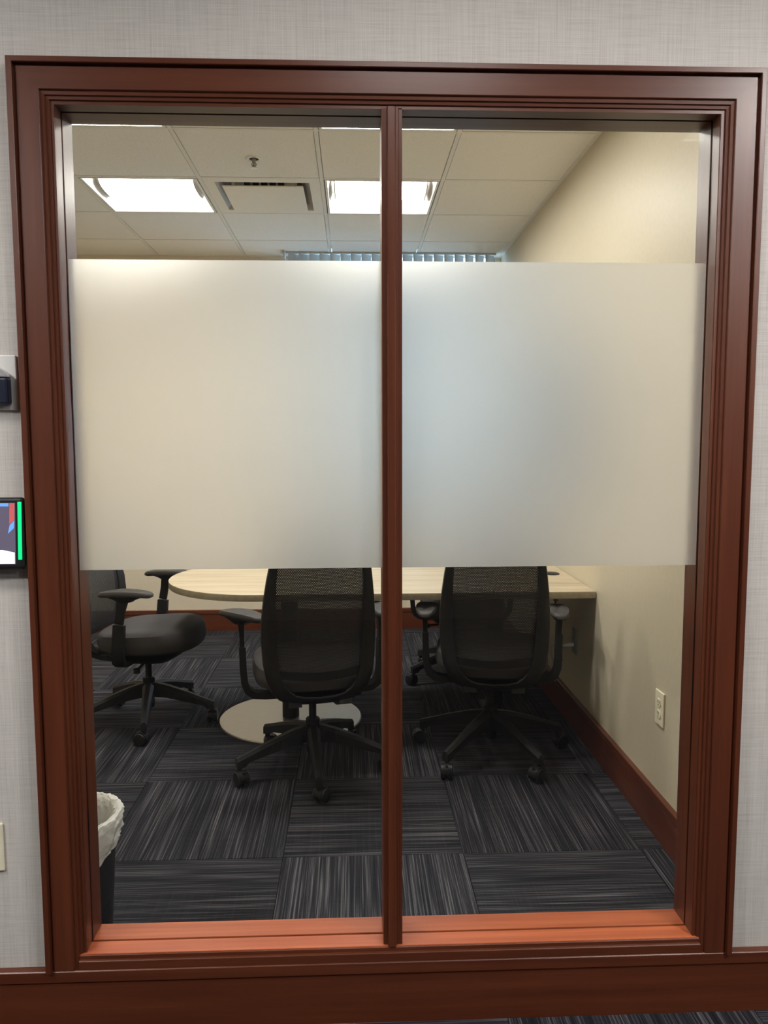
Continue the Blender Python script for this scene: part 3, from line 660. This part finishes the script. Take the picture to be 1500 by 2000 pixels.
def chair(x, y, yaw, base_deg, arm_dz, label, pad_rot=(0, 0), seed=0, back=None):
    rnd = random.Random(seed)
    t = thing('office_chair', (x, y, 0), label, 'chair', rz=math.radians(yaw), group='office chairs around the table')
    for k in ('seat', 'seat_pan', 'back_frame', 'back_mesh', 'lumbar_bar', 'gas_column', 'hub', 'lever'): put(k, CM[k], t)
    for k in range(5):
        a = math.radians(base_deg-yaw+72*k)
        lg = put('leg', CM['leg'], t, (0, 0, 0), (0, 0, a))
        q = rnd.uniform(-2.6, 2.6)
        cs = put('caster', CM['caster'], lg, (0.322, 0, 0), (0, 0, q)); put('caster_fork', CM['caster_fork'], lg, (0.322, 0, 0), (0, 0, q))
    for s in (1, -1):
        ab = put('armrest', CM['arm_bracket'] if s > 0 else mirrored('arm_bracket'), t)
        put('arm_post', CM['arm_post'] if s > 0 else mirrored('arm_post'), ab, (0, 0, arm_dz))
        pr = math.radians(pad_rot[0 if s < 0 else 1])
        put('pad_support', CM['pad_support'], ab, (s*0.292, 0.012, 0.685+arm_dz), (0, 0, pr))
        put('arm_pad', CM['arm_pad'], ab, (s*0.288, 0.014, 0.685+arm_dz), (0, 0, pr))
    return t
chair(-1.025, 3.83, -96, -80, 0.02, 'office chair with a solid seat seen side-on at the rounded table end', (0, 0), 1)
chair(-0.178, 3.215, 11, 277, 0.0, 'mesh back office chair in front of the round metal table base', (38, 0), 2)
chair(0.605, 3.345, -7, 298, -0.03, 'mesh back office chair beside the beige wall with the outlet', (0, 0), 3)
chair(0.63, 4.47, 176, 205, -0.06, 'office chair mostly hidden on the far side of the table', (0, 0), 4)

# ------------------------------------------------------------------ waste bin
bn = thing('waste_bin', (-0.797, 2.105, 0), 'black waste bin with a white plastic liner behind the frame', 'bin')
bm = bmesh.new(); lathe(bm, [(0.105, 0.0), (0.107, 0.004), (0.128, 0.345), (0.133, 0.345), (0.133, 0.35), (0.124, 0.35), (0.104, 0.01)], n=36, cap=True); obj('bin_body', bm, BINM, bn, world=False, loc=(0, 0, 0), smooth=40)
from mathutils import noise as mnoise
LP = [(0.080, 0.17), (0.100, 0.28), (0.114, 0.338), (0.122, 0.358), (0.132, 0.366), (0.141, 0.361), (0.145, 0.345), (0.143, 0.318), (0.140, 0.29)]
bm = bmesh.new(); rings = []; n = 120; m_ = 44
for k in range(m_+1):
    t = k/m_*(len(LP)-1); i0 = min(int(t), len(LP)-2); ft = t-i0
    r_ = LP[i0][0]*(1-ft)+LP[i0+1][0]*ft; z = LP[i0][1]*(1-ft)+LP[i0+1][1]*ft
    hang = max(0, t-5)/3; ring = []
    for i in range(n):
        a = 2*PI*i/n; p = Vector((math.cos(a)*3.0, math.sin(a)*3.0, t*0.55))
        wv = 0.008*mnoise.noise(p*1.7)+0.009*abs(mnoise.noise(p*4.1))+0.0035*mnoise.noise(p*9.0)
        zz = z+0.5*wv*(1 if t < 5 else 0.3)+hang*(0.058*math.sin(a)+0.028*math.cos(a)-0.02)
        rr = max(r_+wv-0.002, 0.1355-0.06*max(0, 0.35-zz) if t > 5 else 0)
        ring.append((rr*math.cos(a), rr*math.sin(a), zz))
    rings.append(ring)
loft(bm, rings, True, False); obj('bin_liner', bm, LINER, bn, world=False, loc=(0, 0, 0), smooth=70)

# ------------------------------------------------------------------ devices on the corridor wall (mostly cut by the picture edge)
rd = thing('card_reader', (-0.795, YW, 1.52), 'dark navy card reader with a silver top on the grey wall', 'card reader')
obj('back_plate', B(-0.052, 0.056, -0.006, 0.0, -0.058, 0.062), WHITEP, rd, world=False, loc=(0, 0, 0), bevel=0.002)
obj('body', B(-0.046, 0.046, -0.030, -0.006, -0.046, 0.012), NAVY, rd, world=False, loc=(0, 0, 0), bevel=0.005)
bm = bmesh.new(); n = 16; pr = [(0.045*math.cos(PI*i/n), 0.013+0.024*math.sin(PI*i/n)) for i in range(n+1)]
loft(bm, [[(x, yy, z) for x, z in pr] for yy in (-0.028, -0.006)]); obj('cap', bm, SILVER, rd, world=False, loc=(0, 0, 0), bevel=0.002)
tp = thing('room_tablet', (-0.86, YW, 1.19), 'black room booking tablet with a green light strip', 'tablet')
obj('wall_bracket', B(-0.07, 0.07, -0.012, 0.0, -0.05, 0.05), BLACKP, tp, world=False, loc=(0, 0, 0))
tl = put('body', mesh('body', B(-0.132, 0.132, -0.016, 0.0, -0.080, 0.080), BLACKP), tp, (0, -0.014, 0), (math.radians(-4), 0, 0), bevel=0.007, seg=3)
def flat(name, pts, m, parent, yy):
    bm = bmesh.new(); loft(bm, [[(x, yy, z) for x, z in pts], [(x, yy+0.0003, z) for x, z in pts]]); return obj(name, bm, m, parent, world=False, loc=(0, 0, 0))
flat('screen', [(-0.118, -0.068), (0.114, -0.068), (0.114, 0.068), (-0.118, 0.068)], SCR, tl, -0.0164)
flat('screen_graphic', [(0.03, 0.060), (0.10, 0.060), (0.10, 0.067), (0.03, 0.067)], SCRB, tl, -0.0168)
flat('screen_graphic', [(0.101, 0.020), (0.112, 0.030), (0.113, 0.067), (0.102, 0.067)], SCRR, tl, -0.0168)
flat('screen_graphic', [(0.098, 0.0), (0.111, 0.012), (0.112, 0.029), (0.102, 0.019)], SCRB, tl, -0.0168)
flat('screen_graphic', [(0.06, -0.067), (0.112, -0.067), (0.112, -0.042), (0.085, -0.036), (0.06, -0.038)], SCRW, tl, -0.0168)
bm = bmesh.new(); box(bm, 0.119, 0.1275, -0.0168, -0.010, -0.058, 0.070); obj('led_strip', bm, GREEN, tl, world=False, loc=(0, 0, 0), bevel=0.001)
sw = thing('switch_plate', (-0.852, YW, 0.455), 'ivory wall plate low beside the casing, cut by picture edge', 'wall plate')
obj('plate', B(-0.035, 0.035, -0.006, 0.0, -0.058, 0.058), IVORY, sw, world=False, loc=(0, 0, 0), bevel=0.003)
obj('insert', B(-0.016, 0.016, -0.008, -0.006, -0.032, 0.032), IVORY, sw, world=False, loc=(0, 0, 0), bevel=0.001)
